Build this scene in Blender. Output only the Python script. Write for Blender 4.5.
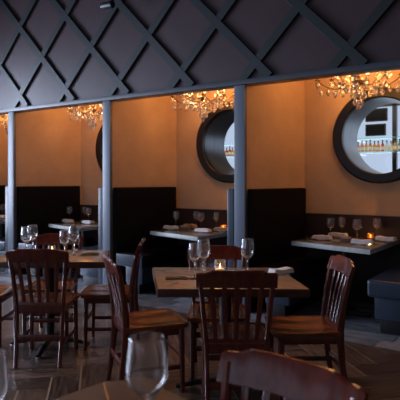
import bpy, bmesh, math, random
from mathutils import Vector, Matrix
random.seed(7)
S = bpy.context.scene
COL = S.collection
for o in list(bpy.data.objects): bpy.data.objects.remove(o)
PI = math.pi

# ---------------------------------------------------------------- camera
VX, VY = -.5597, .8287            # view direction on the ground
RX, RY = .8287, .5597             # right of the view
YAW = math.atan2(.5597, .8287)
EYE = 1.40
cd = bpy.data.cameras.new('camera'); cam = bpy.data.objects.new('camera', cd); COL.objects.link(cam)
cam.location = (0, 0, EYE); cam.rotation_euler = (PI/2, 0, YAW)
cd.sensor_width = 36; cd.sensor_fit = 'HORIZONTAL'; cd.lens = 520/400*36; cd.shift_y = -.05
cd.clip_start = .05; cd.dof.use_dof = True; cd.dof.focus_distance = 3.9; cd.dof.aperture_fstop = 4.0
S.camera = cam

# ---------------------------------------------------------------- daylight and exposure
W = bpy.data.worlds.new('daylight'); S.world = W; W.use_nodes = True
bg = W.node_tree.nodes['Background']; bg.inputs[0].default_value = (.62, .76, 1, 1); bg.inputs[1].default_value = .8
S.view_settings.view_transform = 'Standard'; S.view_settings.look = 'None'
S.view_settings.exposure = 0.0; S.view_settings.gamma = 1
S.view_settings.use_curve_mapping = False

def area(name, loc, rot, sx, sy, power, col):
    l = bpy.data.lights.new(name, 'AREA'); l.shape = 'RECTANGLE'; l.size = sx; l.size_y = sy
    l.energy = power; l.color = col
    o = bpy.data.objects.new(name, l); COL.objects.link(o); o.location = loc; o.rotation_euler = rot
    return o
COOL = (.66, .76, 1.0)
# daylight standing outside the street windows: left wall, rear wall
for yy, pw in ((-2.2, 130), (.1, 340), (2.4, 620)):
    area('window_daylight', (-10.05, yy, 1.95), (0, -PI/2, 0), 3.1, 1.9, pw, COOL)
for xx, pw in ((-8.0, 14), (-5.4, 6), (-2.8, 3)):
    area('window_daylight', (xx, -3.85, 1.95), (PI/2, 0, 0), 2.2, 3.1, pw, COOL)
area('bar_daylight', (-4.0, 10.9, 2.1), (-PI/2, 0, 0), 10, 2.2, 62, (.78, .87, 1))
area('bar_fill_light', (-4.0, 8.2, 3.5), (math.radians(40), 0, 0), 9, .8, 150, (1, .86, .7))  # added unseen fill, tilted to brighten the bottle fronts

# ---------------------------------------------------------------- materials
def mat(name, col, rough=.5, metal=0, spec=.5, trans=0, ior=1.45, emit=None, es=0, coat=0,
        var=0, scale=8, stretch=(1, 1, 1), bump=0, bscale=None, tint=False, col2=None, uv=False):
    m = bpy.data.materials.new(name); m.use_nodes = True
    nt = m.node_tree; b = nt.nodes['Principled BSDF']
    b.inputs['Base Color'].default_value = (*col, 1); b.inputs['Roughness'].default_value = rough
    b.inputs['Metallic'].default_value = metal; b.inputs['Specular IOR Level'].default_value = spec
    b.inputs['Transmission Weight'].default_value = trans; b.inputs['IOR'].default_value = ior
    b.inputs['Coat Weight'].default_value = coat; b.inputs['Coat Roughness'].default_value = .15
    if emit: b.inputs['Emission Color'].default_value = (*emit, 1); b.inputs['Emission Strength'].default_value = es
    tc = nt.nodes.new('ShaderNodeTexCoord'); mp = nt.nodes.new('ShaderNodeMapping')
    mp.inputs['Scale'].default_value = stretch
    nt.links.new(tc.outputs['UV' if uv else 'Object'], mp.inputs[0])
    if var or col2:
        n = nt.nodes.new('ShaderNodeTexNoise'); n.inputs['Scale'].default_value = scale
        n.inputs['Detail'].default_value = 6; n.inputs['Roughness'].default_value = .6
        nt.links.new(mp.outputs[0], n.inputs['Vector'])
        r = nt.nodes.new('ShaderNodeValToRGB')
        c2 = col2 or tuple(min(1, c*(1+var)) for c in col)
        c1 = col if col2 else tuple(c*(1-var) for c in col)
        r.color_ramp.elements[0].position = .35; r.color_ramp.elements[1].position = .68
        r.color_ramp.elements[0].color = (*c1, 1); r.color_ramp.elements[1].color = (*c2, 1)
        nt.links.new(n.outputs['Fac'], r.inputs[0]); out = r.outputs[0]
        if tint:
            a = nt.nodes.new('ShaderNodeVertexColor'); a.layer_name = 'tint'
            mx = nt.nodes.new('ShaderNodeMix'); mx.data_type = 'RGBA'; mx.blend_type = 'MULTIPLY'
            mx.inputs['Factor'].default_value = 1
            nt.links.new(out, mx.inputs['A']); nt.links.new(a.outputs[0], mx.inputs['B']); out = mx.outputs['Result']
        nt.links.new(out, b.inputs['Base Color'])
    if bump:
        n2 = nt.nodes.new('ShaderNodeTexNoise'); n2.inputs['Scale'].default_value = bscale or scale
        n2.inputs['Detail'].default_value = 4
        nt.links.new(mp.outputs[0], n2.inputs['Vector'])
        bp = nt.nodes.new('ShaderNodeBump'); bp.inputs['Strength'].default_value = bump; bp.inputs['Distance'].default_value = .01
        nt.links.new(n2.outputs['Fac'], bp.inputs['Height']); nt.links.new(bp.outputs[0], b.inputs['Normal'])
    return m
M = {
 'panel': mat('panel_paint', (.054, .030, .035), .44, var=.10, scale=3),
 'batten': mat('batten_paint', (.023, .027, .030), .42),
 'column': mat('column_paint', (.14, .165, .21), .38),
 'trimpaint': mat('trim_paint', (.055, .066, .082), .4),
 'plaster': mat('plaster', (.58, .41, .275), .85, col2=(.68, .495, .34), scale=2.6, bump=.25, bscale=9, spec=.2),
 'dado': mat('dado_panel', (.030, .016, .018), .6, var=.1),
 'vinyl': mat('black_vinyl', (.006, .006, .008), .6, bump=.08, bscale=40, spec=.15),
 'slatevinyl': mat('slate_vinyl', (.032, .044, .066), .32, bump=.08, bscale=30),
 'dark': mat('dark_paint', (.02, .018, .02), .7),
 'ceiling': mat('ceiling_paint', (.03, .028, .03), .8),
 'rearwall': mat('rear_wall_paint', (.16, .12, .10), .8),
 'wood': mat('mahogany', (.085, .016, .011), .25, col2=(.15, .028, .018), scale=6, stretch=(6, 6, .8), coat=.6),
 'litseatwood': mat('lit_seat_wood', (.16, .044, .020), .26, col2=(.26, .075, .032), scale=5, stretch=(9, 1, 1), coat=.3),  # chair wood made lighter and oranger to carry the warm light on the seats
 'tablewood': mat('table_wood', (.33, .225, .165), .22, col2=(.50, .36, .27), scale=5, stretch=(1, 8, 1), coat=.2),
 'tableedge': mat('table_edge_wood', (.09, .035, .022), .4, var=.25, scale=6, stretch=(1, 1, 5)),
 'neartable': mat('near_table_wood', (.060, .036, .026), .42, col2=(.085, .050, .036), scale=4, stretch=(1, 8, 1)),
 'brass': mat('brass', (.75, .36, .14), .3, metal=.8),
 'marble': mat('grey_stone', (.20, .19, .17), .12, col2=(.34, .33, .30), scale=7),
 'stoneedge': mat('stone_edge', (.36, .38, .36), .4, var=.2, scale=14),
 'iron': mat('black_iron', (.006, .0065, .008), .45),
 'chrome': mat('polished_steel', (.7, .72, .75), .15, metal=1),
 'glass': mat('clear_glass', (1, 1, 1), .03, trans=.97, ior=1.6),
 'shelfglass': mat('shelf_glass', (.45, .85, .82), .08, trans=.7, ior=1.3),
 'crystal': mat('crystal', (1, .93, .86), .05, trans=.85, ior=1.7, spec=1),
 'chandmetal': mat('aged_bronze', (.16, .10, .06), .35, metal=.7),
 'bulb': mat('warm_bulb', (1, .8, .5), .4, emit=(1, .50, .17), es=4.5),
 'flame': mat('candle_flame', (1, .6, .2), .4, emit=(1, .42, .10), es=30),
 'wax': mat('wax', (.9, .8, .65), .5),
 'amber': mat('amber_glass', (1, .55, .25), .05, trans=.8, ior=1.3),
 'napkin': mat('napkin_cloth', (.84, .84, .87), .8, bump=.2, bscale=60),
 'tannapkin': mat('tan_cloth', (.45, .33, .25), .8, bump=.2, bscale=60),
 'china': mat('white_china', (.78, .78, .78), .2),
 'darkplate': mat('dark_plate', (.05, .055, .045), .3),
 'menubrown': mat('menu_leather', (.12, .06, .035), .5),
 'porthole': mat('porthole_frame', (.009, .005, .005), .4),
 'tunnel': mat('brushed_tunnel', (.17, .20, .24), .32, metal=.6, var=.15, scale=3, stretch=(1, 1, 12)),
 'screen': mat('black_screen', (.01, .01, .012), .2),
 'mull': mat('dark_mullion', (.06, .06, .07), .5),
 'label': mat('bottle_label', (.75, .7, .55), .6),
 'outside': mat('outside_wall', (.6, .62, .66), .9),
 'plank': mat('floor_plank', (.032, .018, .014), .30, col2=(.17, .11, .085), scale=3, stretch=(1.5, 14, 1), uv=True, tint=True, bump=.15, bscale=20),
 'border': mat('border_plank', (.18, .19, .21), .26, col2=(.42, .43, .47), scale=3, stretch=(1.5, 12, 1), uv=True, tint=True, bump=.2, bscale=12),
 'grout': mat('floor_grout', (.36, .33, .31), .8),
}
_p = bpy.data.materials.new('window_glass'); _p.use_nodes = True; _n = _p.node_tree; _n.nodes.clear()
_o = _n.nodes.new('ShaderNodeOutputMaterial'); _x = _n.nodes.new('ShaderNodeMixShader'); _f = _n.nodes.new('ShaderNodeFresnel'); _f.inputs[0].default_value = 1.45
_t = _n.nodes.new('ShaderNodeBsdfTransparent'); _g = _n.nodes.new('ShaderNodeBsdfGlossy'); _g.inputs['Roughness'].default_value = .02
_n.links.new(_f.outputs[0], _x.inputs[0]); _n.links.new(_t.outputs[0], _x.inputs[1]); _n.links.new(_g.outputs[0], _x.inputs[2]); _n.links.new(_x.outputs[0], _o.inputs[0])
M['pane'] = _p
for i, c in enumerate([(.75, .32, .05), (.5, .12, .03), (.75, .55, .1), (.1, .3, .15), (.7, .75, .8), (.6, .06, .05), (.25, .10, .05), (.8, .62, .3)]):
    M['liquor%d' % i] = mat('bottle_glass_%d' % i, c, .15, trans=.15, ior=1.3)

# ---------------------------------------------------------------- mesh helpers
class MB:
    def __init__(s): s.b = bmesh.new()
    def poly(s, pts, z0, z1, bev=0, seg=2):
        b = s.b; n = len(pts)
        lo = [b.verts.new((x, y, z0)) for x, y in pts]; hi = [b.verts.new((x, y, z1)) for x, y in pts]
        fs = [b.faces.new(lo[::-1]), b.faces.new(hi)]
        for i in range(n): fs.append(b.faces.new((lo[i], lo[(i+1) % n], hi[(i+1) % n], hi[i])))
        if bev:
            es = list({e for f in fs for e in f.edges})
            bmesh.ops.bevel(b, geom=es, offset=bev, segments=seg, affect='EDGES', profile=.6)
        return s
    def box(s, x0, x1, y0, y1, z0, z1, bev=0, seg=2):
        return s.poly([(x0, y0), (x1, y0), (x1, y1), (x0, y1)], z0, z1, bev, seg)
    def prism(s, prof, axis, a0, a1, bev=0, seg=2):
        """prof in the other two axes, extruded along axis"""
        b = s.b
        def P(u, v, a): return {'x': (a, u, v), 'y': (u, a, v), 'z': (u, v, a)}[axis]
        lo = [b.verts.new(P(u, v, a0)) for u, v in prof]; hi = [b.verts.new(P(u, v, a1)) for u, v in prof]
        n = len(prof); fs = [b.faces.new(lo[::-1]), b.faces.new(hi)]
        for i in range(n): fs.append(b.faces.new((lo[i], lo[(i+1) % n], hi[(i+1) % n], hi[i])))
        if bev:
            es = list({e for f in fs for e in f.edges})
            bmesh.ops.bevel(b, geom=es, offset=bev, segments=seg, affect='EDGES', profile=.6)
        return s
    def sweep(s, path, w, d, wdir=(1, 0, 0)):
        """rectangular bar along a path; w along wdir, d across; w,d may be lists"""
        b = s.b; n = len(path); rings = []
        wd = Vector(wdir).normalized()
        for i, p in enumerate(path):
            p = Vector(p)
            t = (Vector(path[min(i+1, n-1)]) - Vector(path[max(i-1, 0)])).normalized()
            dd = t.cross(wd).normalized(); ww = dd.cross(t).normalized()
            wi = w[i] if isinstance(w, (list, tuple)) else w; di = d[i] if isinstance(d, (list, tuple)) else d
            c = .22
            pts = [(-.5, -.5+c), (-.5+c, -.5), (.5-c, -.5), (.5, -.5+c), (.5, .5-c), (.5-c, .5), (-.5+c, .5), (-.5, .5-c)]
            rings.append([b.verts.new(p + ww*wi*u + dd*di*v) for u, v in pts])
        m = 8
        for i in range(n-1):
            for j in range(m): b.faces.new((rings[i][j], rings[i][(j+1) % m], rings[i+1][(j+1) % m], rings[i+1][j]))
        b.faces.new(rings[0][::-1]); b.faces.new(rings[-1])
        return s
    def tube(s, path, r, seg=8, closed=False):
        b = s.b; n = len(path); rings = []; prev = None
        for i, p in enumerate(path):
            p = Vector(p)
            if closed: t = (Vector(path[(i+1) % n]) - Vector(path[(i-1) % n])).normalized()
            else: t = (Vector(path[min(i+1, n-1)]) - Vector(path[max(i-1, 0)])).normalized()
            ref = prev if prev is not None else (Vector((1, 0, 0)) if abs(t.x) < .9 else Vector((0, 1, 0)))
            u = (ref - t*ref.dot(t)).normalized(); prev = u; v = t.cross(u)
            ri = r[i] if isinstance(r, (list, tuple)) else r
            rings.append([b.verts.new(p + (u*math.cos(2*PI*k/seg) + v*math.sin(2*PI*k/seg))*ri) for k in range(seg)])
        for i in range(n if closed else n-1):
            A, B = rings[i], rings[(i+1) % n]
            for k in range(seg): b.faces.new((A[k], A[(k+1) % seg], B[(k+1) % seg], B[k]))
        if not closed: b.faces.new(rings[0][::-1]); b.faces.new(rings[-1])
        return s
    def lathe(s, prof, seg=24, c=(0, 0, 0), close=False):
        b = s.b; rings = []
        for r, z in prof:
            if r < 1e-5: rings.append([b.verts.new((c[0], c[1], c[2]+z))])
            else: rings.append([b.verts.new((c[0]+r*math.cos(2*PI*k/seg), c[1]+r*math.sin(2*PI*k/seg), c[2]+z)) for k in range(seg)])
        pr = list(zip(rings, rings[1:]))
        if close: pr.append((rings[-1], rings[0]))
        for A, B in pr:
            if len(A) == 1 and len(B) == 1: continue
            for k in range(seg):
                k2 = (k+1) % seg
                if len(A) == 1: b.faces.new((A[0], B[k2], B[k]))
                elif len(B) == 1: b.faces.new((A[k], A[k2], B[0]))
                else: b.faces.new((A[k], A[k2], B[k2], B[k]))
        return s
    def build(s, name, m, parent=None, smooth=True, loc=(0, 0, 0), rot=0, ang=35):
        me = bpy.data.meshes.new(name)
        bmesh.ops.recalc_face_normals(s.b, faces=s.b.faces)
        s.b.to_mesh(me); s.b.free(); me.materials.append(M[m] if isinstance(m, str) else m)
        if smooth:
            me.polygons.foreach_set('use_smooth', [True]*len(me.polygons))
            try: me.set_sharp_from_angle(angle=math.radians(ang))
            except Exception: pass
        o = bpy.data.objects.new(name, me); COL.objects.link(o); o.parent = parent
        o.location = loc; o.rotation_euler = (0, 0, rot)
        return o
def struct(o): o['kind'] = 'structure'; return o
def thing(name, label, cat, loc=(0, 0, 0), rot=0, group=None):
    o = bpy.data.objects.new(name, None); COL.objects.link(o); o.location = loc; o.rotation_euler = (0, 0, rot)
    o.empty_display_size = .1
    o['label'] = label; o['category'] = cat
    if group: o['group'] = group
    return o
def tag(o, label, cat, group=None):
    o['label'] = label; o['category'] = cat
    if group: o['group'] = group
    return o
KIDS = {}
def kids(o):
    return [c for c in bpy.data.objects if c.parent == o]
def dup(root, loc, rot=0, label=None, group=None):
    def cp(o, par):
        c = o.copy(); COL.objects.link(c); c.parent = par
        for ch in kids(o): cp(ch, c)
        return c
    r = cp(root, None); r.location = loc; r.rotation_euler = (0, 0, rot)
    if label: r['label'] = label
    if group: r['group'] = group
    return r
def CG(xc, t, z=0): return (RX*xc + VX*t, RY*xc + VY*t, z)     # a spot seen from where the photographer stood

# ---------------------------------------------------------------- measures of the room
FY, BY, OY = 4.82, 5.96, 6.46          # header face, booth back wall, bar side of that wall
PIT = 1.94
def PXk(k): return -2.74 + PIT*k        # partition centre line
XL, XR, YR, TOP = -9.7, 3.5, -3.5, 4.6
HB = 2.43                              # header underside

# floor: herringbone boards laid at 45 degrees and a border course along the booths
g = MB(); g.box(XL-.3, XR+.3, YR-.3, BY+.3, -.08, -.004); struct(g.build('floor', 'grout', smooth=False))
def boards(rects, name, m, yclip=None, ang=0):
    b = bmesh.new(); lay = b.loops.layers.float_color.new('tint'); uvl = b.loops.layers.uv.new('grain')
    ca, sa = math.cos(ang), math.sin(ang)
    for (x0, x1, y0, y1) in rects:
        g_ = .0065
        pts = [(x0+g_, y0+g_), (x1-g_, y0+g_), (x1-g_, y1-g_), (x0+g_, y1-g_)]
        pts = [(x*ca-y*sa, x*sa+y*ca) for x, y in pts]
        cx = sum(p[0] for p in pts)/4; cy = sum(p[1] for p in pts)/4
        if not (XL-.5 < cx < XR+.5 and YR-.5 < cy < BY+.3): continue
        f = b.faces.new([b.verts.new((x, y, 0)) for x, y in pts])
        v = random.uniform(.45, 1.5); w = random.uniform(-.05, .05)
        u0, v0 = random.random()*20, random.random()*20
        L1, L2 = max(x1-x0, y1-y0), min(x1-x0, y1-y0)
        quad = [(0, 0), (L1, 0), (L1, L2), (0, L2)] if x1-x0 > y1-y0 else [(0, 0), (0, L2), (L1, L2), (L1, 0)]
        for l, q in zip(f.loops, quad): l[lay] = (v+w, v, v-w, 1); l[uvl].uv = (q[0]+u0, q[1]+v0)
    if yclip:
        bmesh.ops.bisect_plane(b, geom=b.verts[:]+b.edges[:]+b.faces[:], plane_co=(0, yclip, 0), plane_no=(0, 1, 0), clear_outer=True)
    me = bpy.data.meshes.new(name); b.to_mesh(me); b.free(); me.materials.append(M[m])
    o = bpy.data.objects.new(name, me); COL.objects.link(o); return struct(o)
hr = []; w, l = .2, .8
for k in range(-90, 90):
    for j in range(-14, 15):
        ox, oy = k*w + j*l + .07, k*w - j*l + .03
        hr.append((ox, ox+l, oy, oy+w)); hr.append((ox+l, ox+l+w, oy+w-l, oy+w))
boards(hr, 'floor_boards', 'plank', 4.44, PI/4)
br = []
for r_ in range(2):
    x = XL + random.random()*.5
    while x < XR:
        br.append((x, x+1.2, 4.44+.2*r_, 4.44+.2*r_+.2)); x += 1.2
for r_ in range(6):
    x = XL + random.random()*.5
    while x < XR: br.append((x, x+1.2, 4.84+.2*r_, 5.04+.2*r_)); x += 1.2
boards(br, 'floor_border', 'border')

b = MB(); b.box(XL-.2, XR+.2, YR-.2, FY+.3, TOP, TOP+.1); struct(b.build('ceiling', 'ceiling', smooth=False))
b = MB(); b.box(XR, XR+.15, YR, FY, 0, TOP); struct(b.build('wall_right', 'rearwall', smooth=False))

# left wall and rear wall: piers around the street windows
b = MB(); b.box(XL-.2, XL, YR, FY+.2, 0, .35); b.box(XL-.2, XL, YR, FY+.2, 3.55, TOP)
ys = [-3.5, -3.2, -1.2, -.9, 1.1, 1.4, 3.4, 5.0]
for a_, c_ in ((-3.5, -3.2), (-1.2, -.9), (1.1, 1.4), (3.4, 5.02)): b.box(XL-.2, XL, a_, c_, .35, 3.55)
struct(b.build('wall_left', 'rearwall', smooth=False))
b = MB(); b.box(XL-.2, XR+.2, YR-.2, YR, 0, .35); b.box(XL-.2, XR+.2, YR-.2, YR, 3.55, TOP)
for a_, c_ in ((XL-.2, -9.2), (-6.8, -6.6), (-4.2, -4.0), (-1.6, XR+.2)): b.box(a_, c_, YR-.2, YR, .35, 3.55)
struct(b.build('wall_rear', 'rearwall', smooth=False))
wn = [0]
def street_window(c, half, along):
    wn[0] += 1
    f = MB()
    def bx(u0, u1, z0, z1, t=.05):
        if along == 'y': f.box(c[0]-t, c[0]+t, c[1]+u0, c[1]+u1, z0, z1)
        else: f.box(c[0]+u0, c[0]+u1, c[1]-t, c[1]+t, z0, z1)
    bx(-half, half, .35, .43); bx(-half, half, 3.47, 3.55); bx(-half, -half+.08, .43, 3.47); bx(half-.08, half, .43, 3.47); bx(-.03, .03, .43, 3.47)
    o = struct(f.build('window_%d' % wn[0], 'mull', smooth=False))
    p = MB()
    if along == 'y': p.box(c[0]-.004, c[0]+.004, c[1]-half+.08, c[1]+half-.08, .43, 3.47)
    else: p.box(c[0]-half+.08, c[0]+half-.08, c[1]-.004, c[1]+.004, .43, 3.47)
    pp = p.build('window_pane', 'pane', smooth=False); pp.parent = o
for yy in (-2.2, .1, 2.4): street_window((XL-.1, yy, 0), 1.0, 'y')
for xx in (-8.0, -5.4, -2.8): street_window((xx, YR-.1, 0), 1.2, 'x')

# ---------------------------------------------------------------- header with its diamond lattice
b = MB(); b.box(XL, XR, FY, FY+.12, HB, TOP); struct(b.build('wall_header', 'panel', smooth=False))
b = bmesh.new()
def batten(p, q, wd=.100, dp=.05):
    p, q = Vector((p[0], 0, p[1])), Vector((q[0], 0, q[1])); t = (q-p).normalized(); n = Vector((-t.z, 0, t.x))*wd/2
    pr = [p-n, p+n, q+n, q-n]; f0 = [b.verts.new((v.x, FY, v.z)) for v in pr]
    ii = 0.006; n2 = n*(1-2*ii/wd)
    f1 = [b.verts.new((v.x, FY-dp, v.z)) for v in (p-n2, p+n2, q+n2, q-n2)]
    b.faces.new(f1)
    for i in range(4): b.faces.new((f0[i], f0[(i+1) % 4], f1[(i+1) % 4], f1[i]))
hx, hz = .4825, .495
x0, z0 = -6.403+hx*40, 2.625
z1 = HB+.03
for k in range(-40, 40):
    xx = -6.403 + 2*hx*k
    # both diagonals through (xx, 2.625)
    for sg in (1, -1):
        n = (TOP-z1)/hz
        xa = xx + sg*hx*(z1-2.625)/hz; xb = xa + sg*hx*n
        if max(xa, xb) > XR+.0 or min(xa, xb) < XL: 
            continue
        batten((xa, z1), (xb, TOP), dp=.034 if sg > 0 else .037)
me = bpy.data.meshes.new('trim_1'); bmesh.ops.recalc_face_normals(b, faces=b.faces); b.to_mesh(me); b.free(); me.materials.append(M['batten'])
o = bpy.data.objects.new('trim_1', me); COL.objects.link(o); struct(o)
b = MB(); b.box(XL, XR, FY-.055, FY+.125, HB-.025, HB+.025, .004); struct(b.build('trim_2', 'trimpaint'))
# solid wall closing the run at both ends
b = MB(); b.box(XL, PXk(-3)-.06, FY+.01, FY+.12, 0, HB-.025); struct(b.build('wall_front_left', 'panel', smooth=False))
b = MB(); b.box(PXk(1)+.06, XR, FY+.01, FY+.12, 0, HB-.025); struct(b.build('wall_front_right', 'panel', smooth=False))

# booth partitions, their painted end posts, ceilings
BT = 2.85
b = MB(); b.box(PXk(-3)-.2, PXk(1)+.2, FY+.12, OY, BT, BT+.08); struct(b.build('ceiling_booths', 'plaster', smooth=False))
tn = 3
for k in range(-3, 2):
    b = MB(); b.poly([(PXk(k)-.05, FY+.03), (PXk(k)+.058, FY+.03), (PXk(k)+.25, BY), (PXk(k)-.05, BY)], 0, HB-.025); b.poly([(PXk(k)-.05, FY+.125), (PXk(k)+.073, FY+.125), (PXk(k)+.25, BY), (PXk(k)-.05, BY)], HB-.025, BT); struct(b.build('wall_partition', 'plaster', smooth=False))
    b = MB(); b.box(PXk(k)-.062, PXk(k)+.066, FY-.02, FY+.028, 0, HB-.026, .005); struct(b.build('trim_%d' % tn, 'column')); tn += 1

# booth back wall with round openings through to the bar
PCX, PCZ, PR_O, PR_I = -1.585, 1.895, .535, .425
def wall_hole(name, x0, x1, z0, z1, y, cx, cz, r, m):
    b = bmesh.new(); angs = sorted([2*PI*i/64 for i in range(64)] + [math.atan2(zz-cz, xx-cx) % (2*PI) for xx in (x0, x1) for zz in (z0, z1)])
    A = []; B = []
    for a in angs:
        dx, dz = math.cos(a), math.sin(a)
        t = min([((x1-cx)/dx if dx > 1e-9 else (x0-cx)/dx if dx < -1e-9 else 1e9), ((z1-cz)/dz if dz > 1e-9 else (z0-cz)/dz if dz < -1e-9 else 1e9)])
        A.append(b.verts.new((cx+r*dx, y, cz+r*dz))); B.append(b.verts.new((cx+t*dx, y, cz+t*dz)))
    n = len(angs)
    for i in range(n):
        b.faces.new((A[i], A[(i+1) % n], B[(i+1) % n], B[i]))
    me = bpy.data.meshes.new(name); b.to_mesh(me); b.free(); me.materials.append(M[m])
    o = bpy.data.objects.new(name, me); COL.objects.link(o); return struct(o)
pn = 20
for k in range(-3, 1):
    cx = PCX + PIT*k
    wall_hole('wall_back', PXk(k)+.0, PXk(k+1)+.0, 0, BT, BY, cx, PCZ, PR_I, 'plaster')
    wall_hole('wall_bar', PXk(k), PXk(k+1), 0, 3.6, OY, cx, PCZ, PR_I, 'dark')
    # round frame standing proud of the plaster, lined with a metal tunnel
    b = MB(); b.lathe([(PR_I, -.02), (PR_I, .05), (PR_I+.012, .062), (PR_O-.02, .062), (PR_O, .045), (PR_O, -.005), (PR_O-.02, -.005)], 72, close=True)
    fr = b.build('window_%d' % (wn[0]+1), 'porthole', loc=(cx, BY, PCZ)); fr.rotation_euler = (PI/2, 0, 0); struct(fr); wn[0] += 1
    b = MB(); b.lathe([(PR_I, 0.0), (PR_I, -(OY-BY)-.02), (PR_I+.02, -(OY-BY)-.02), (PR_I+.02, 0)], 72, close=True)
    tt = b.build('tunnel_lining', 'tunnel', parent=fr)
    # dark wainscot along the back of the booth
    b = MB(); b.box(PXk(k)+.25, PXk(k+1)-.05, BY-.025, BY, 0, 1.0, .004)
    struct(b.build('trim_%d' % tn, 'dado')); tn += 1

# ---------------------------------------------------------------- bar beyond the portholes
BX0, BX1, BYE = -9.9, 1.6, 10.6
b = MB(); b.box(BX0, BX1, OY, BYE+.4, -.05, 0); struct(b.build('floor_bar', 'dark', smooth=False))
b = MB(); b.box(BX0, BX1, OY, BYE+.4, 3.6, 3.7); struct(b.build('ceiling_bar', 'ceiling', smooth=False))
b = MB(); b.box(BX0-.1, BX0, OY, BYE+.4, 0, 3.6); struct(b.build('wall_bar_left', 'rearwall', smooth=False))
b = MB(); b.box(BX1, BX1+.1, OY, BYE+.4, 0, 3.6); struct(b.build('wall_bar_right', 'rearwall', smooth=False))
b = MB(); b.box(PXk(1), BX1, OY-.1, OY, 0, 3.6); b.box(BX0, PXk(-3), OY-.1, OY, 0, 3.6); struct(b.build('wall_bar_front', 'dark', smooth=False))
b = MB(); b.box(BX0, BX1, BYE, BYE+.1, 0, 1.2); b.box(BX0, BX1, BYE, BYE+.1, 3.15, 3.6); struct(b.build('wall_bar_end', 'dark', smooth=False))
f = MB()
x = BX0
while x < BX1:
    f.box(x-.04, x+.04, BYE-.02, BYE+.08, 1.2, 3.15); x += 1.05
f.box(BX0, BX1, BYE-.02, BYE+.08, 2.86, 2.92)
wf = struct(f.build('window_%d' % (wn[0]+1), 'mull', smooth=False))
p = MB(); p.box(BX0, BX1, BYE+.02, BYE+.03, 1.2, 3.15); p.build('window_pane', 'pane', parent=wf, smooth=False)
# back bar shelves
def bar_shelf(z, label):
    t = thing('bar_shelf', label, 'shelf', (-4.4, 9.9, z), 0, 'glass shelves of the back bar')
    b = MB(); b.box(-5.2, 5.2, -.14, .14, -.02, 0, .004); b.build('glass_shelf', 'shelfglass', t)
    for i in range(9):
        b = MB(); b.box(-5.1+1.275*i, -5.07+1.275*i, -.14, .67, -.045, -.02, .003); b.build('bracket', 'chrome', t)
bar_shelf(1.927, 'lower glass bar shelf carrying the row of liquor bottles')
bar_shelf(2.19, 'upper greenish glass shelf above the liquor bottles')
def bottle(kind, mm):
    H_ = [.20, .215, .185, .225][kind]; r = [.034, .031, .038, .033][kind]
    t = thing('liquor_bottle', 'x', 'bottle')
    b = MB(); b.lathe([(0, 0), (r, 0), (r, H_*.55), (r*.8, H_*.64), (r*.36, H_*.73), (r*.34, H_*.93), (0, H_*.93)], 14); bb_ = b.build('bottle_body', mm, t)
    b = MB(); b.lathe([(r+.001, H_*.14), (r+.001, H_*.44)], 14); b.build('bottle_label', 'label', bb_)
    b = MB(); b.lathe([(0, H_), (r*.42, H_), (r*.42, H_*.91), (0, H_*.91)], 10); b.build('bottle_cap', 'dark', t)
    return t
from_right = 0
protos = {}
bl = []
def shelf_bottles(xs, where):
    for i, x in enumerate(xs):
        kind = random.randrange(4); li = random.choice([0, 0, 1, 2, 0, 7, 3, 4, 5, 6])
        key = (kind, li)
        names = ['amber', 'brown', 'yellow', 'green', 'clear', 'red', 'dark brown', 'golden']
        lab = '%s liquor bottle on the lit bar shelf seen through the %s porthole' % (names[li], where)
        gr = '%s bottles seen through the %s porthole' % (names[li], where)
        if key not in protos:
            t = bottle(kind, 'liquor%d' % li); protos[key] = t; t.location = (x, 9.9, 1.9275)
            t['label'] = lab; t['group'] = gr
        else:
            dup(protos[key], (x, 9.9+random.uniform(-.04, .04), 1.9275), 0, lab, gr)
shelf_bottles([-3.05+.076*i for i in range(16)], 'right')
shelf_bottles([-6.75+.078*i for i in range(16)], 'middle')
# black menu screens hanging in front of the bar windows
def screen(x0, x1, z0, z1, lab):
    t = thing('wall_screen', lab, 'screen', ((x0+x1)/2, 9.95, z0), 0)
    w_ = (x1-x0)/2; h_ = z1-z0
    b = MB(); b.box(-w_, w_, -.03, .03, 0, h_, .006); b.build('housing', 'dark', t)
    b = MB(); b.box(-w_+.02, w_-.02, -.034, -.029, .02, h_-.02); b.build('display', 'screen', t)
screen(-2.92, -2.55, 2.23, 2.45, 'lower black screen above the bottle shelf, through the right porthole')
screen(-2.92, -2.52, 2.50, 2.74, 'upper black screen near the bar ceiling, through the right porthole')

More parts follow.
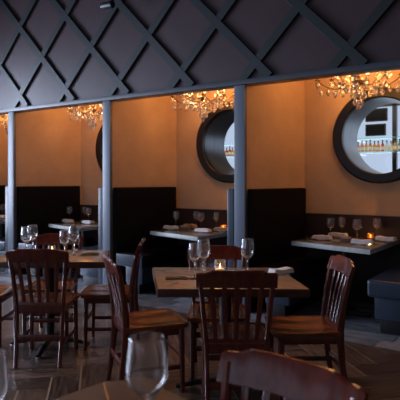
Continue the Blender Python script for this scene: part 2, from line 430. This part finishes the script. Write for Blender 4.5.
# ---------------------------------------------------------------- booth seating
def cushion_prof(x0, x1, z0, z1): return [(x0, z0), (x1, z0), (x1, z1), (x0, z1)]
BN = {-3: 'edge booth at far left', -2: 'left booth', -1: 'middle booth', 0: 'right booth'}
Y0, Y1 = FY+.02, BY-.03
for k in range(-3, 1):
    xl = PXk(k)+.055
    t = thing('booth_bench', 'black and slate booth bench against the left side of the %s' % BN[k], 'bench', (xl, Y0, 0), 0, None)
    D = Y1-Y0
    b = MB(); b.box(.23, .44, .03, D-.04, 0, .12, .005); b.build('toe_kick', 'iron', t)
    b = MB(); b.box(.22, .49, .02, D-.04, .12, .33, .015); b.build('base', 'slatevinyl', t)
    b = MB(); b.poly([(.06, 0), (.53, 0), (.53, D-.04), (.23, D-.04)], .325, .485, .035, 4); b.build('seat_cushion', 'vinyl', t)
    b = MB(); b.box(.10, .525, -.022, -.002, .33, .48, .009, 3); b.build('lit_end', 'slatevinyl', t)  # added slate face: cool window light coloured onto the black cushion's aisle end
    b = MB(); b.poly([(.012, .01), (.07, .01), (.245, D-.03), (.19, D-.03)], 0, 1.305, .02, 4); b.build('backrest', 'vinyl', t)
    xr = PXk(k+1)-.062
    if k == -3: pass
    t = thing('booth_bench', 'slate booth bench with black back, right side of the %s' % BN[k], 'bench', (xr, Y0, 0), 0, None)
    b = MB(); b.box(-.44, -.12, .04, D-.01, 0, .12, .005); b.build('toe_kick', 'iron', t)
    b = MB(); b.box(-.49, -.10, .03, D-.01, .12, .33, .015); b.build('base', 'slatevinyl', t)
    b = MB(); b.box(-.545, -.09, -.02, D-.01, .325, .485, .035, 4); b.build('seat_cushion', 'slatevinyl', t)
    b = MB(); b.box(-.10, -.012, -.02, D-.01, 0, 1.305, .012, 3); b.build('backrest', 'slatevinyl', t)

# booth tables
TB = None
for k in range(-3, 1):
    o_ = PIT*k
    t0 = (-1.80+o_, 5.45, 0)
    lab = 'grey stone booth table on one black pedestal in the %s' % BN[k]
    if TB is None:
        t = thing('booth_table', lab, 'table', t0, 0, None); TB = t
        pts = [(-.49, -.325), (.406, -.563), (.43, BY-.03-5.45), (-.45, BY-.03-5.45)]
        b = MB(); b.poly(pts, .705, .75, .003); b.build('table_edge', 'stoneedge', t)
        ins = [(-.482, -.317), (.398, -.551), (.422, BY-.04-5.45), (-.442, BY-.04-5.45)]
        b = MB(); b.poly(ins, .7495, .7525, .001); b.build('tabletop', 'marble', t)
        b = MB(); b.lathe([(0, .705), (.11, .705), (.11, .69), (.038, .68), (.036, .06), (0, .06)], 20); b.build('pedestal', 'iron', t, loc=(.02, -.1, 0))
        b = MB(); b.box(-.26, .26, -.03, .03, 0, .045, .01); b.box(-.03, .03, -.26, .26, .001, .044, .01); b.build('foot', 'iron', t, loc=(.02, -.1, 0))
    else:
        dup(TB, t0, 0, lab)

# ---------------------------------------------------------------- tableware builders
def glass_bm(h=.24, r=.046, rim=.041, bowl=.135):
    """stemmed wine glass: outer wall up, inner wall down"""
    zb = h-bowl
    out = [(0, 0), (.036, 0), (.037, .002), (.02, .006), (.006, .012), (.0042, .03), (.004, zb-.02), (.006, zb-.004), (.018, zb+.004),
           (.034, zb+.022), (r-.002, zb+.042), (r, zb+.062), (r-.001, zb+.085), (rim+.001, h-.005), (rim, h)]
    th = .0013
    inn = [(rim-th, h), (r-.001-th, zb+.085), (r-th, zb+.062), (r-.002-th, zb+.042), (.033-th, zb+.024), (.016, zb+.0075), (0, zb+.004)]
    b = MB(); b.lathe(out+inn, 28); return b
GB = glass_bm(.228, .050, .042, .122).build('wine_glass', 'glass', ang=80)
GC = glass_bm(.222, .046, .039, .118).build('wine_glass', 'glass', ang=80)
GX = glass_bm(.268, .052, .043, .152).build('wine_glass', 'glass', ang=80)
GL = glass_bm(.252, .046, .040, .14).build('wine_glass', 'glass', ang=80); GL.hide_render = False
GS = glass_bm(.235, .040, .035, .125).build('wine_glass', 'glass', ang=80)
used = {}
def place_glass(src, loc, label, group=None):
    if src.name not in used: used[src.name] = 1; o = src
    else: o = src.copy(); COL.objects.link(o)
    o.location = loc; o.rotation_euler = (0, 0, random.random()*6)
    tag(o, label, 'glass', group); o.name = 'wine_glass'
    return o
def napkin_bm(L=.2, Wd=.08, H_=.036, seed=1):
    rnd = random.Random(seed); b = MB()
    for i in range(3):
        z = i*H_/3; s = 1-.04*i
        b.box(-L/2*s+rnd.uniform(-.004, .004), L/2*s, -Wd/2*s, Wd/2*s+rnd.uniform(-.003, .003), z+.0004, z+H_/3, .0035, 2)
    bmesh.ops.subdivide_edges(b.b, edges=[e for e in b.b.edges if e.calc_length() > .1], cuts=6)
    for v in b.b.verts: v.co.z += .004*math.sin(v.co.x*40+seed)*(.3+v.co.z/H_*.6)+.002
    return b
def place_setting(loc, rot, label, col='napkin', L=.2):
    """side plate and the folded napkin lying on it are two things"""
    b = MB(); b.lathe([(0, .0), (.042, .0), (.047, .004), (.068, .012), (.069, .014), (.048, .008), (.042, .004), (0, .004)], 32)
    p = b.build('side_plate', 'china', loc=loc); tag(p, 'round white plate under the %s' % label.replace('folded ', ''), 'plate')
    n = napkin_bm(L, seed=int(abs(loc[0])*100)).build('folded_napkin', col, loc=(loc[0], loc[1], loc[2]+.0145), rot=rot, ang=50); tag(n, label, 'napkin')
def candle(loc, label, power=.6, glassmat='amber', r=.034, h=.07):
    t = thing('votive_candle', label, 'candle', loc, 0, None)
    b = MB(); b.lathe([(0, 0), (r*.85, 0), (r, h*.3), (r, h), (r-.002, h), (r-.002, h*.3), (r*.8, .006), (0, .006)], 24); b.build('glass_holder', glassmat, t)
    b = MB(); b.lathe([(0, .007), (r*.7, .007), (r*.7, .026), (0, .027)], 20); b.build('wax', 'wax', t)
    b = MB(); b.lathe([(0, .029), (.004, .034), (.0055, .040), (.003, .050), (0, .058)], 10); fl = b.build('flame', 'flame', t)
    l = bpy.data.lights.new('flame_light', 'POINT'); l.energy = power; l.color = (1, .45, .14); l.shadow_soft_size = .012
    lo = bpy.data.objects.new('flame_light', l); COL.objects.link(lo); lo.parent = t; lo.location = (0, 0, h+.02)
def onY(px, Y, z):
    a = (px-200)/520; dx = VX+a*RX; dy = VY+a*RY
    return (dx*Y/dy, Y, z)
TZ = .7527
# layouts from left to right on each booth table
LAY = {
 0: dict(gl=[(330.5, 5.58), (342, 5.80), (357, 5.52), (377, 5.80)], cd=(370.5, 5.70), nap=[(322, 5.36), (338, 5.72), (362, 5.20), (386, 5.60)], menu=(346, 5.30)),
 -1: dict(gl=[(176, 5.60), (196, 5.82), (201, 5.55), (216, 5.80)], cd=(223.5, 5.72), nap=[(171, 5.38), (190, 5.74), (203, 5.30), (222, 5.55)], menu=(184, 5.42)),
 -2: dict(gl=[(69.5, 5.60), (84.5, 5.80), (88.5, 5.58)], cd=None, nap=[(68, 5.38), (88, 5.40)], menu=None),
 -3: dict(gl=[(2.5, 5.60)], cd=None, nap=[(3, 5.42)], menu=None)}
ORD = {0: ['wine glass farthest left on', 'second wine glass from left on', 'front glass nearest the white napkin on', 'glass behind the candle on'],
       -1: ['wine glass farthest left on', 'rear glass of the close pair on', 'front glass of the close pair on', 'glass beside the candle on'],
       -2: ['lone glass left of the pair on', 'rear glass of the right pair on', 'front glass of the right pair on'], -3: ['glass on']}
NO = {0: ['white folded napkin at the front left of', 'white folded napkin at the back left of', 'white folded napkin at the front edge of', 'white folded napkin at the back right of'],
      -1: ['white folded napkin at the front left of', 'tan folded napkin at the back of', 'white folded napkin at the front right of', 'tan folded napkin near the candle of'],
      -2: ['white folded napkin on the left of', 'white folded napkin on the right of'], -3: ['white folded napkin on']}
for k, L_ in LAY.items():
    tb = '%s table' % BN[k]
    for i, (px, Y) in enumerate(L_['gl']): place_glass(GB if i % 2 == 0 else GC, onY(px, Y, TZ), 'stemmed %s %s' % (ORD[k][i], tb))
    for i, (px, Y) in enumerate(L_['nap']):
        lab = '%s %s' % (NO[k][i], tb)
        place_setting(onY(px, Y, TZ), random.uniform(-.25, .25), lab, 'tannapkin' if lab.startswith('tan') else 'napkin', .21)
    if L_['cd']:
        candle(onY(*L_['cd'], TZ), 'lit amber votive candle on %s' % tb)
    if L_['menu']:
        x, y, z = onY(*L_['menu'], TZ)
        t = thing('menu_holder', 'small brown box holder on %s' % tb, 'menu holder', (x, y, z))
        b = MB(); b.box(-.055, .055, -.035, .035, 0, .045, .004); b.build('holder_box', 'menubrown', t)
        b = MB()
        for q in range(4): b.box(-.045, .045, -.024+q*.013, -.018+q*.013, .0455, .062, .001)
        b.build('packets', 'tannapkin', t)

# ---------------------------------------------------------------- chandeliers
def chandelier(label, loc, rotz=0):
    t = thing('crystal_chandelier', label, 'chandelier', loc, rotz, 'crystal chandeliers in the booths')
    z0 = 0.0    # bowl height
    b = MB(); b.lathe([(0, .40), (.06, .40), (.05, .375), (.01, .37), (.008, .12), (.02, .10), (.025, .06), (.012, .04), (.04, .03), (.075, .01), (.07, -.01), (.03, -.03), (0, -.035)], 24)
    b.build('stem_bowl', 'chandmetal', t)
    rnd = random.Random(11)
    drop = None
    def put(x, y, z, s=1.0):
        nonlocal drop
        if drop is None:
            d_ = MB(); d_.lathe([(0, .0), (.0025, -.003), (.003, -.008), (.011, -.022), (.012, -.030), (.006, -.040), (0, -.046)], 6)
            drop = d_.build('crystal_drop', 'crystal', t, smooth=False); c = drop
        else: c = drop.copy(); COL.objects.link(c)
        c.location = (x, y, z); c.scale = (s, s, s); c.rotation_euler = (0, 0, rnd.random()*3)
    for i in range(12):
        a = 2*PI*i/12 + .2
        ca, sa = math.cos(a), math.sin(a)
        R_ = (.42, .22, .34)[i % 3]; dz = (.0, .07, .03)[i % 3]
        path = []
        for j in range(11):
            u = j/10; r = .05 + (R_-.05)*u; z = .0 - .07*math.sin(PI*u*.95) + .05*u*u + dz*u
            path.append((r*ca, r*sa, z))
        e = path[-1]
        b = MB(); b.tube(path, .0055, 6); b.lathe([(0, 0), (.028, .004), (.034, .012), (.008, .014), (.008, .045), (0, .045)], 12, c=e); arm = b.build('arm', 'chandmetal', t)
        b = MB(); b.lathe([(0, .045), (.007, .05), (.010, .062), (.006, .078), (0, .092)], 10, c=e); b.build('bulb', 'bulb', arm)
        put(e[0], e[1], e[2]-.005, 1.9); put(path[9][0], path[9][1], path[9][2]-.05, 2.0)
        for q in range(2):
            aa = a+PI/2+PI*q
            put(e[0]+.036*math.cos(aa), e[1]+.036*math.sin(aa), e[2]+.008, 1.7)
        put(path[5][0], path[5][1], path[5][2]-.006, 2.0)
        put(path[7][0], path[7][1], path[7][2]-.006, 1.9)
    # hanging cascade under the bowl
    for q in range(10):
        a = 2*PI*q/10; r = .075 if q % 2 == 0 else .045
        put(r*math.cos(a), r*math.sin(a), -.02-(.05 if q % 2 else 0), 1.6)
        put(r*.9*math.cos(a), r*.9*math.sin(a), -.095-(.07 if q % 2 else 0), 1.8)
    put(0, 0, -.20, 2.2); put(.025, 0, -.15, 1.8); put(-.025, .01, -.16, 1.8)
    for i in (0, 1):
        l = bpy.data.lights.new('bulb_light', 'POINT'); l.energy = 10.5; l.color = (1, .46, .14); l.shadow_soft_size = .12
        lo = bpy.data.objects.new('bulb_light', l); COL.objects.link(lo); lo.parent = t; lo.location = (-.15 if i else .15, .0, .11)
    return t
CZ = 2.415
chandelier('crystal chandelier with warm bulbs hanging in the right booth', (-1.66, 5.40, CZ))
for k in (-1, -2, -3):
    w_ = {-1: 'middle booth, left of its porthole', -2: 'leftmost full booth, clear drops over bare wall', -3: 'booth cut by the left edge'}[k]
    chandelier('crystal chandelier with warm bulbs hanging in the '+w_, (-1.66+PIT*k, 5.40, CZ))

# ---------------------------------------------------------------- dining chairs
def make_chair():
    t = thing('dining_chair', 'x', 'chair')
    # saddle seat
    b = bmesh.new(); n = 12
    def outline(u, v):   # u across, v front to back
        y = -.215 + .43*v; wv = .225 - .030*v
        x = (2*u-1)*wv
        # soften corners
        if v < .12: x *= 1-.12*((.12-v)/.12)**2
        y -= .012*(1-(2*u-1)**2)*(1-v)
        return x, y
    top = [[None]*(n+1) for _ in range(n+1)]; bot = [[None]*(n+1) for _ in range(n+1)]
    for i in range(n+1):
        for j in range(n+1):
            u, v = i/n, j/n; x, y = outline(u, v)
            s = abs(2*u-1)
            dip = -.012*math.exp(-((s-.5)/.28)**2)*math.sin(PI*min(1, v*1.05)) - .006*max(0, 1-abs(v-.55)*2.2)*(1-s)
            ed = min(u, 1-u, v, 1-v)*n
            edge = -.006*max(0, 1-ed)
            top[i][j] = b.verts.new((x, y, .465+dip+edge)); bot[i][j] = b.verts.new((x*.97, y*.97, .430))
    for i in range(n):
        for j in range(n):
            b.faces.new((top[i][j], top[i+1][j], top[i+1][j+1], top[i][j+1]))
            b.faces.new((bot[i][j], bot[i][j+1], bot[i+1][j+1], bot[i+1][j]))
    for i in range(n):
        b.faces.new((top[i][0], bot[i][0], bot[i+1][0], top[i+1][0])); b.faces.new((top[i][n], top[i+1][n], bot[i+1][n], bot[i][n]))
        b.faces.new((top[0][i], top[0][i+1], bot[0][i+1], bot[0][i])); b.faces.new((top[n][i], bot[n][i], bot[n][i+1], top[n][i+1]))
    mb = MB(); mb.b.free(); mb.b = b; mb.build('seat', 'litseatwood', t, ang=50)
    def backy(z): return .20 + .072*max(0, (z-.44)/.45)**1.6
    def postx(z): return .164 + .010*z/.44 if z < .44 else .174 + .040*(z-.44)/.45
    for s in (-1, 1):
        path = []
        for z in (0, .12, .25, .38, .46, .55, .64, .73, .81, .845):
            y = backy(z) if z > .44 else .20 + .055*((.44-z)/.44)**1.5
            path.append((s*postx(z), y, z))
        b = MB(); b.sweep(path, .028, [.032, .034, .038, .044, .044, .040, .036, .032, .028, .024]); b.build('rear_leg', 'wood', t)
        b = MB(); b.sweep([(s*.185, -.175, 0), (s*.183, -.172, .2), (s*.178, -.168, .43)], [.028, .033, .038], [.028, .033, .038]); b.build('front_leg', 'wood', t)
        b = MB(); b.sweep([(s*.183, -.172, .17), (s*.181, .222, .17)], .018, .030); b.build('side_stretcher', 'wood', t)
        b = MB(); b.sweep([(s*.172, -.16, .405), (s*.170, .19, .405)], .018, .05); b.build('side_apron', 'wood', t)
    b = MB(); b.sweep([(-.18, -.172, .24), (.18, -.172, .24)], .018, .035, (0, 1, 0)); b.build('front_stretcher', 'wood', t)
    b = MB(); b.sweep([(-.18, .225, .215), (.18, .225, .215)], .018, .045, (0, 1, 0)); b.build('rear_stretcher', 'wood', t)
    b = MB(); b.sweep([(-.18, -.172, .405), (.18, -.172, .405)], .018, .05, (0, 1, 0)); b.build('front_apron', 'wood', t)
    b = MB(); b.sweep([(-.18, .202, .435), (.18, .202, .435)], .022, .085, (0, 1, 0)); b.build('back_rail', 'wood', t)
    # crest rail: bowed back, arched top
    bb = bmesh.new(); N_ = 36; rings = []
    for i in range(N_+1):
        u = -1+2*i/N_; x = u*.232
        yc = backy(.83) + .030*(1-u*u) - .004
        sh = max(0, min(1, (.80-abs(u))/.22)); zt = .872 + .016*sh*sh*(3-2*sh) + .004*(1-u*u) - (.006 if abs(u) > .97 else 0); zb = .782 + .006*(1-u*u)
        lean = .024
        th = .012
        prof = [(yc-th-lean/2, zb+.004), (yc-th*.6-lean/2, zb), (yc+th*.6-lean/2, zb), (yc+th-lean/2, zb+.004),
                (yc+th+lean/2, zt-.008), (yc+th*.5+lean/2, zt), (yc-th*.5+lean/2, zt), (yc-th+lean/2, zt-.008)]
        rings.append([bb.verts.new((x, y, z)) for y, z in prof])
    for i in range(N_):
        for j in range(8): bb.faces.new((rings[i][j], rings[i][(j+1) % 8], rings[i+1][(j+1) % 8], rings[i+1][j]))
    bb.faces.new(rings[0][::-1]); bb.faces.new(rings[-1])
    mb = MB(); mb.b.free(); mb.b = bb; mb.build('crest_rail', 'wood', t, ang=45)
    for i in range(5):
        u = (i-2)/3
        path = []
        for z in (.455, .54, .62, .70, .79):
            q = (z-.455)/.335
            path.append((u*(.176+.038*q), backy(z) + .030*(1-u*u)*q**.8 - .002, z))
        b = MB(); b.sweep(path, [.026, .028, .030, .030, .028], .011); b.build('slat', 'wood', t)
    return t
CH = make_chair()
chairs = [
 (-1.21, 4.13, 180, 'mahogany slat-back chair with its back to us at the left wooden table'),
 (.21, 3.22, 180, 'mahogany slat-back chair with its back to us at the middle wooden table'),
 (-.345, 3.545, 111, 'chair seen from behind its curved back on the left side of the middle wooden table'),
 (.665, 3.40, -88, 'chair facing left at the right end of the middle wooden table'),
 (.13, 3.757, 0, 'chair at the far side of the middle table, behind the candle'),
 (-1.34, 4.68, 0, 'chair at the far side of the left wooden table, facing us'),
 (-.775, 4.47, -88, 'chair facing left at the right end of the left wooden table'),
 (-1.82, 4.45, 90, 'chair at the left end of the left table, cut by the picture edge'),
 (.068, 1.262, -42, 'nearest chair, only its broad crest rail showing at the bottom right'),
]
for i, (xc, t_, ph, lab) in enumerate(chairs):
    rot = math.radians(ph)+YAW
    if i == 0: c = CH; c.location = CG(xc, t_); c.rotation_euler = (0, 0, rot); c['label'] = lab
    else: c = dup(CH, CG(xc, t_), rot, lab)
    c['group'] = 'mahogany slat-back dining chairs'

# ---------------------------------------------------------------- wooden tables in the aisle
def wood_table(pts, ctr, label, top='tablewood', edge='tableedge', strip=None):
    """pts seen-frame corners of the top"""
    C0 = CG(*ctr); t = thing('dining_table', label, 'table', C0, 0, None)
    L_ = [(CG(x, y)[0]-C0[0], CG(x, y)[1]-C0[1]) for x, y in pts]
    b = MB(); b.poly(L_, .700, .749, .004); b.build('table_edge', edge, t)
    cx = sum(p[0] for p in L_)/len(L_); cy = sum(p[1] for p in L_)/len(L_)
    I_ = [(cx+(x-cx)*.985, cy+(y-cy)*.985) for x, y in L_]
    b = MB(); b.poly(I_, .7485, .7505, .0006); b.build('tabletop', top, t)
    b = MB(); b.lathe([(0, .699), (.13, .699), (.13, .695), (.04, .68), (.036, .08), (.05, .05), (0, .05)], 20); b.build('pedestal', 'iron', t)
    for q in range(4):
        a = q*PI/2+YAW; r = .33
        b = MB(); b.sweep([(.02*math.cos(a), .02*math.sin(a), .06), (r*.6*math.cos(a), r*.6*math.sin(a), .045), (r*math.cos(a), r*math.sin(a), .018)], [.05, .045, .04], [.04, .03, .02], (-math.sin(a), math.cos(a), 0)); ft = b.build('foot', 'iron', t)
        b = MB(); b.lathe([(0, 0), (.022, 0), (.022, .012), (0, .018)], 14, c=((r-.02)*math.cos(a), (r-.02)*math.sin(a), 0)); b.build('foot_glide', 'chrome', ft)
    if strip:
        p, q = [Vector(CG(*s_))-Vector(C0) for s_ in strip]
        b = MB(); b.sweep([(p.x, p.y, .7508), (q.x, q.y, .7508)], .004, .0016, (q.y-p.y, -(q.x-p.x), 0)); b.build('orange_strip', 'brass', t)  # thin orange metal strip laid across the tabletop
    return t
wood_table([(-.256, 3.10), (.656, 3.095), (.575, 3.86), (-.355, 3.87)], (.17, 3.487), 'wooden pedestal table in the middle with wine glasses and candle')
wood_table([(-1.66, 4.12), (-.74, 4.12), (-.84, 4.83), (-1.76, 4.84)], (-1.27, 4.405), 'wooden pedestal table at the left with four wine glasses')
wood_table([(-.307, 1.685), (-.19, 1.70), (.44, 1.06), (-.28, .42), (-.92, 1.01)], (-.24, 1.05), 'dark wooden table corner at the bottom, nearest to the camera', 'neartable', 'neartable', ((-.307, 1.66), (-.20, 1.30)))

def seen(px, t_): return CG((px-200)/520*t_, t_, .7507)
place_glass(GL, seen(203.5, 3.50), 'tall wine glass on the middle wooden table, left of the candle')
place_glass(GS, seen(194.5, 3.42), 'small wine glass at far left of the glasses on the middle wooden table')
place_glass(GL, seen(247.5, 3.52), 'tall wine glass right of the candle on the middle wooden table')
place_glass(GL, seen(26.5, 4.42), 'front wine glass of the left pair on the left wooden table')
place_glass(GL, seen(32.5, 4.60), 'rear wine glass of the left pair on the left wooden table')
place_glass(GS, seen(64.5, 4.30), 'smaller wine glass left in the right pair on the left wooden table')
place_glass(GL, seen(74, 4.48), 'taller wine glass right in the right pair on the left wooden table')
place_glass(GX, seen(147, 1.27), 'large blurred wine glass on the nearest table')
place_glass(GL, seen(-13, 1.19), 'blurred wine glass cut off by the left picture edge')
candle(seen(220, 3.66), 'lit clear votive candle on the middle wooden table', .25, 'glass', .042, .085)
candle(seen(52, 4.62), 'clear votive candle between the glass pairs on the left wooden table', .12, 'glass', .036, .07)

# dark slate tray with cutlery and napkins on the middle table
def cutlery(loc, rot, label, kind):
    t = thing(kind, label, kind, loc, rot)
    b = MB(); b.sweep([(-.10, 0, .003), (-.03, 0, .006), (.03, 0, .004)], [.012, .007, .006], .002, (0, 1, 0)); b.build('handle', 'chrome', t)
    b = MB()
    if kind == 'table_fork':
        for q in (-1.5, -.5, .5, 1.5): b.sweep([(.045, q*.005, .004), (.09, q*.005, .006)], .0025, .0015, (0, 1, 0))
        b.sweep([(.028, 0, .004), (.046, 0, .004)], [.008, .018], .0018, (0, 1, 0)); b.build('tines', 'chrome', t)
    else:
        b.sweep([(.03, 0, .004), (.06, 0, .004), (.11, .003, .004)], [.014, .018, .006], .0018, (0, 1, 0)); b.build('blade', 'chrome', t)
x, y, z = CG((177-200)/520*3.42, 3.42, .7507)
b = MB(); b.box(-.075, .075, -.035, .035, 0, .010, .004); o = b.build('folded_napkin', 'darkplate', loc=(x, y, z), rot=YAW); tag(o, 'dark olive folded napkin lying on the left of the middle wooden table', 'napkin')
cutlery((x+.0, y, z+.0105), YAW+.05, 'steel knife lying across the dark napkin on the middle table', 'table_knife')
for px, t_, rr, lab in ((173, 3.22, 1.2, 'steel fork in front of the dark napkin on the middle table'),):
    cutlery(CG((px-200)/520*t_, t_, .7507), YAW+rr, lab, 'table_fork')
n = napkin_bm(.17, .08, .03, 5).build('folded_napkin', 'napkin', loc=CG((281-200)/520*3.62, 3.62, .7507), rot=YAW+.5, ang=50); tag(n, 'crumpled white napkin at the right end of the middle wooden table', 'napkin')
n = napkin_bm(.16, .07, .02, 8).build('folded_napkin', 'tannapkin', loc=CG((90-200)/520*4.52, 4.52, .7507), rot=YAW+.2, ang=50); tag(n, 'tan folded napkin at the right end of the left wooden table', 'napkin')

# added warm fill lamps, out of view in the dining room ceiling
for i, (xc, t_) in enumerate([(-1.6, 4.2), (.3, 3.4), (.4, 1.1), (-1.2, 2.2), (2.0, 2.2)]):
    x, y, z = CG(xc, t_)
    t = thing('ceiling_fill_lamp', 'added round fill lamp, out of view in the dark dining room ceiling', 'lamp', (x, y, TOP-.002), 0, 'added ceiling fill lamps')
    b = MB(); b.lathe([(.06, .0), (.10, .0), (.10, -.012), (.075, -.012), (.06, -.004)], 24, close=True); b.build('bezel', 'chrome', t)
    b = MB(); b.lathe([(0, -.002), (.058, -.002)], 20); b.build('diffuser', 'bulb', t)
    l = bpy.data.lights.new('fill_light', 'SPOT'); l.energy = 90; l.color = (1, .70, .45); l.spot_size = math.radians(46); l.spot_blend = .8; l.shadow_soft_size = .06
    lo = bpy.data.objects.new('fill_light', l); COL.objects.link(lo); lo.parent = t; lo.location = (0, 0, -.03)

# ---------------------------------------------------------------- small spotlight in front of the header
t = thing('spotlight', 'black spotlight head in front of the lattice at the top edge', 'spotlight', (-4.33, 4.55, 3.50))
b = MB(); b.tube([(-.17, 0, .0), (-.15, 0, .0), (0.0, 0, -.005)], [.035, .042, .045], 16); b.build('lamp_head', 'iron', t)
b = MB(); b.tube([(-.176, 0, 0), (-.170, 0, 0)], .036, 16); b.build('lens', 'chrome', t)
b = MB(); b.tube([(-.03, 0, .0), (.02, 0, .06), (.03, 0, .16), (.03, 0, TOP-3.502)], .014, 10); b.build('drop_rod', 'iron', t)

bpy.context.view_layer.update()
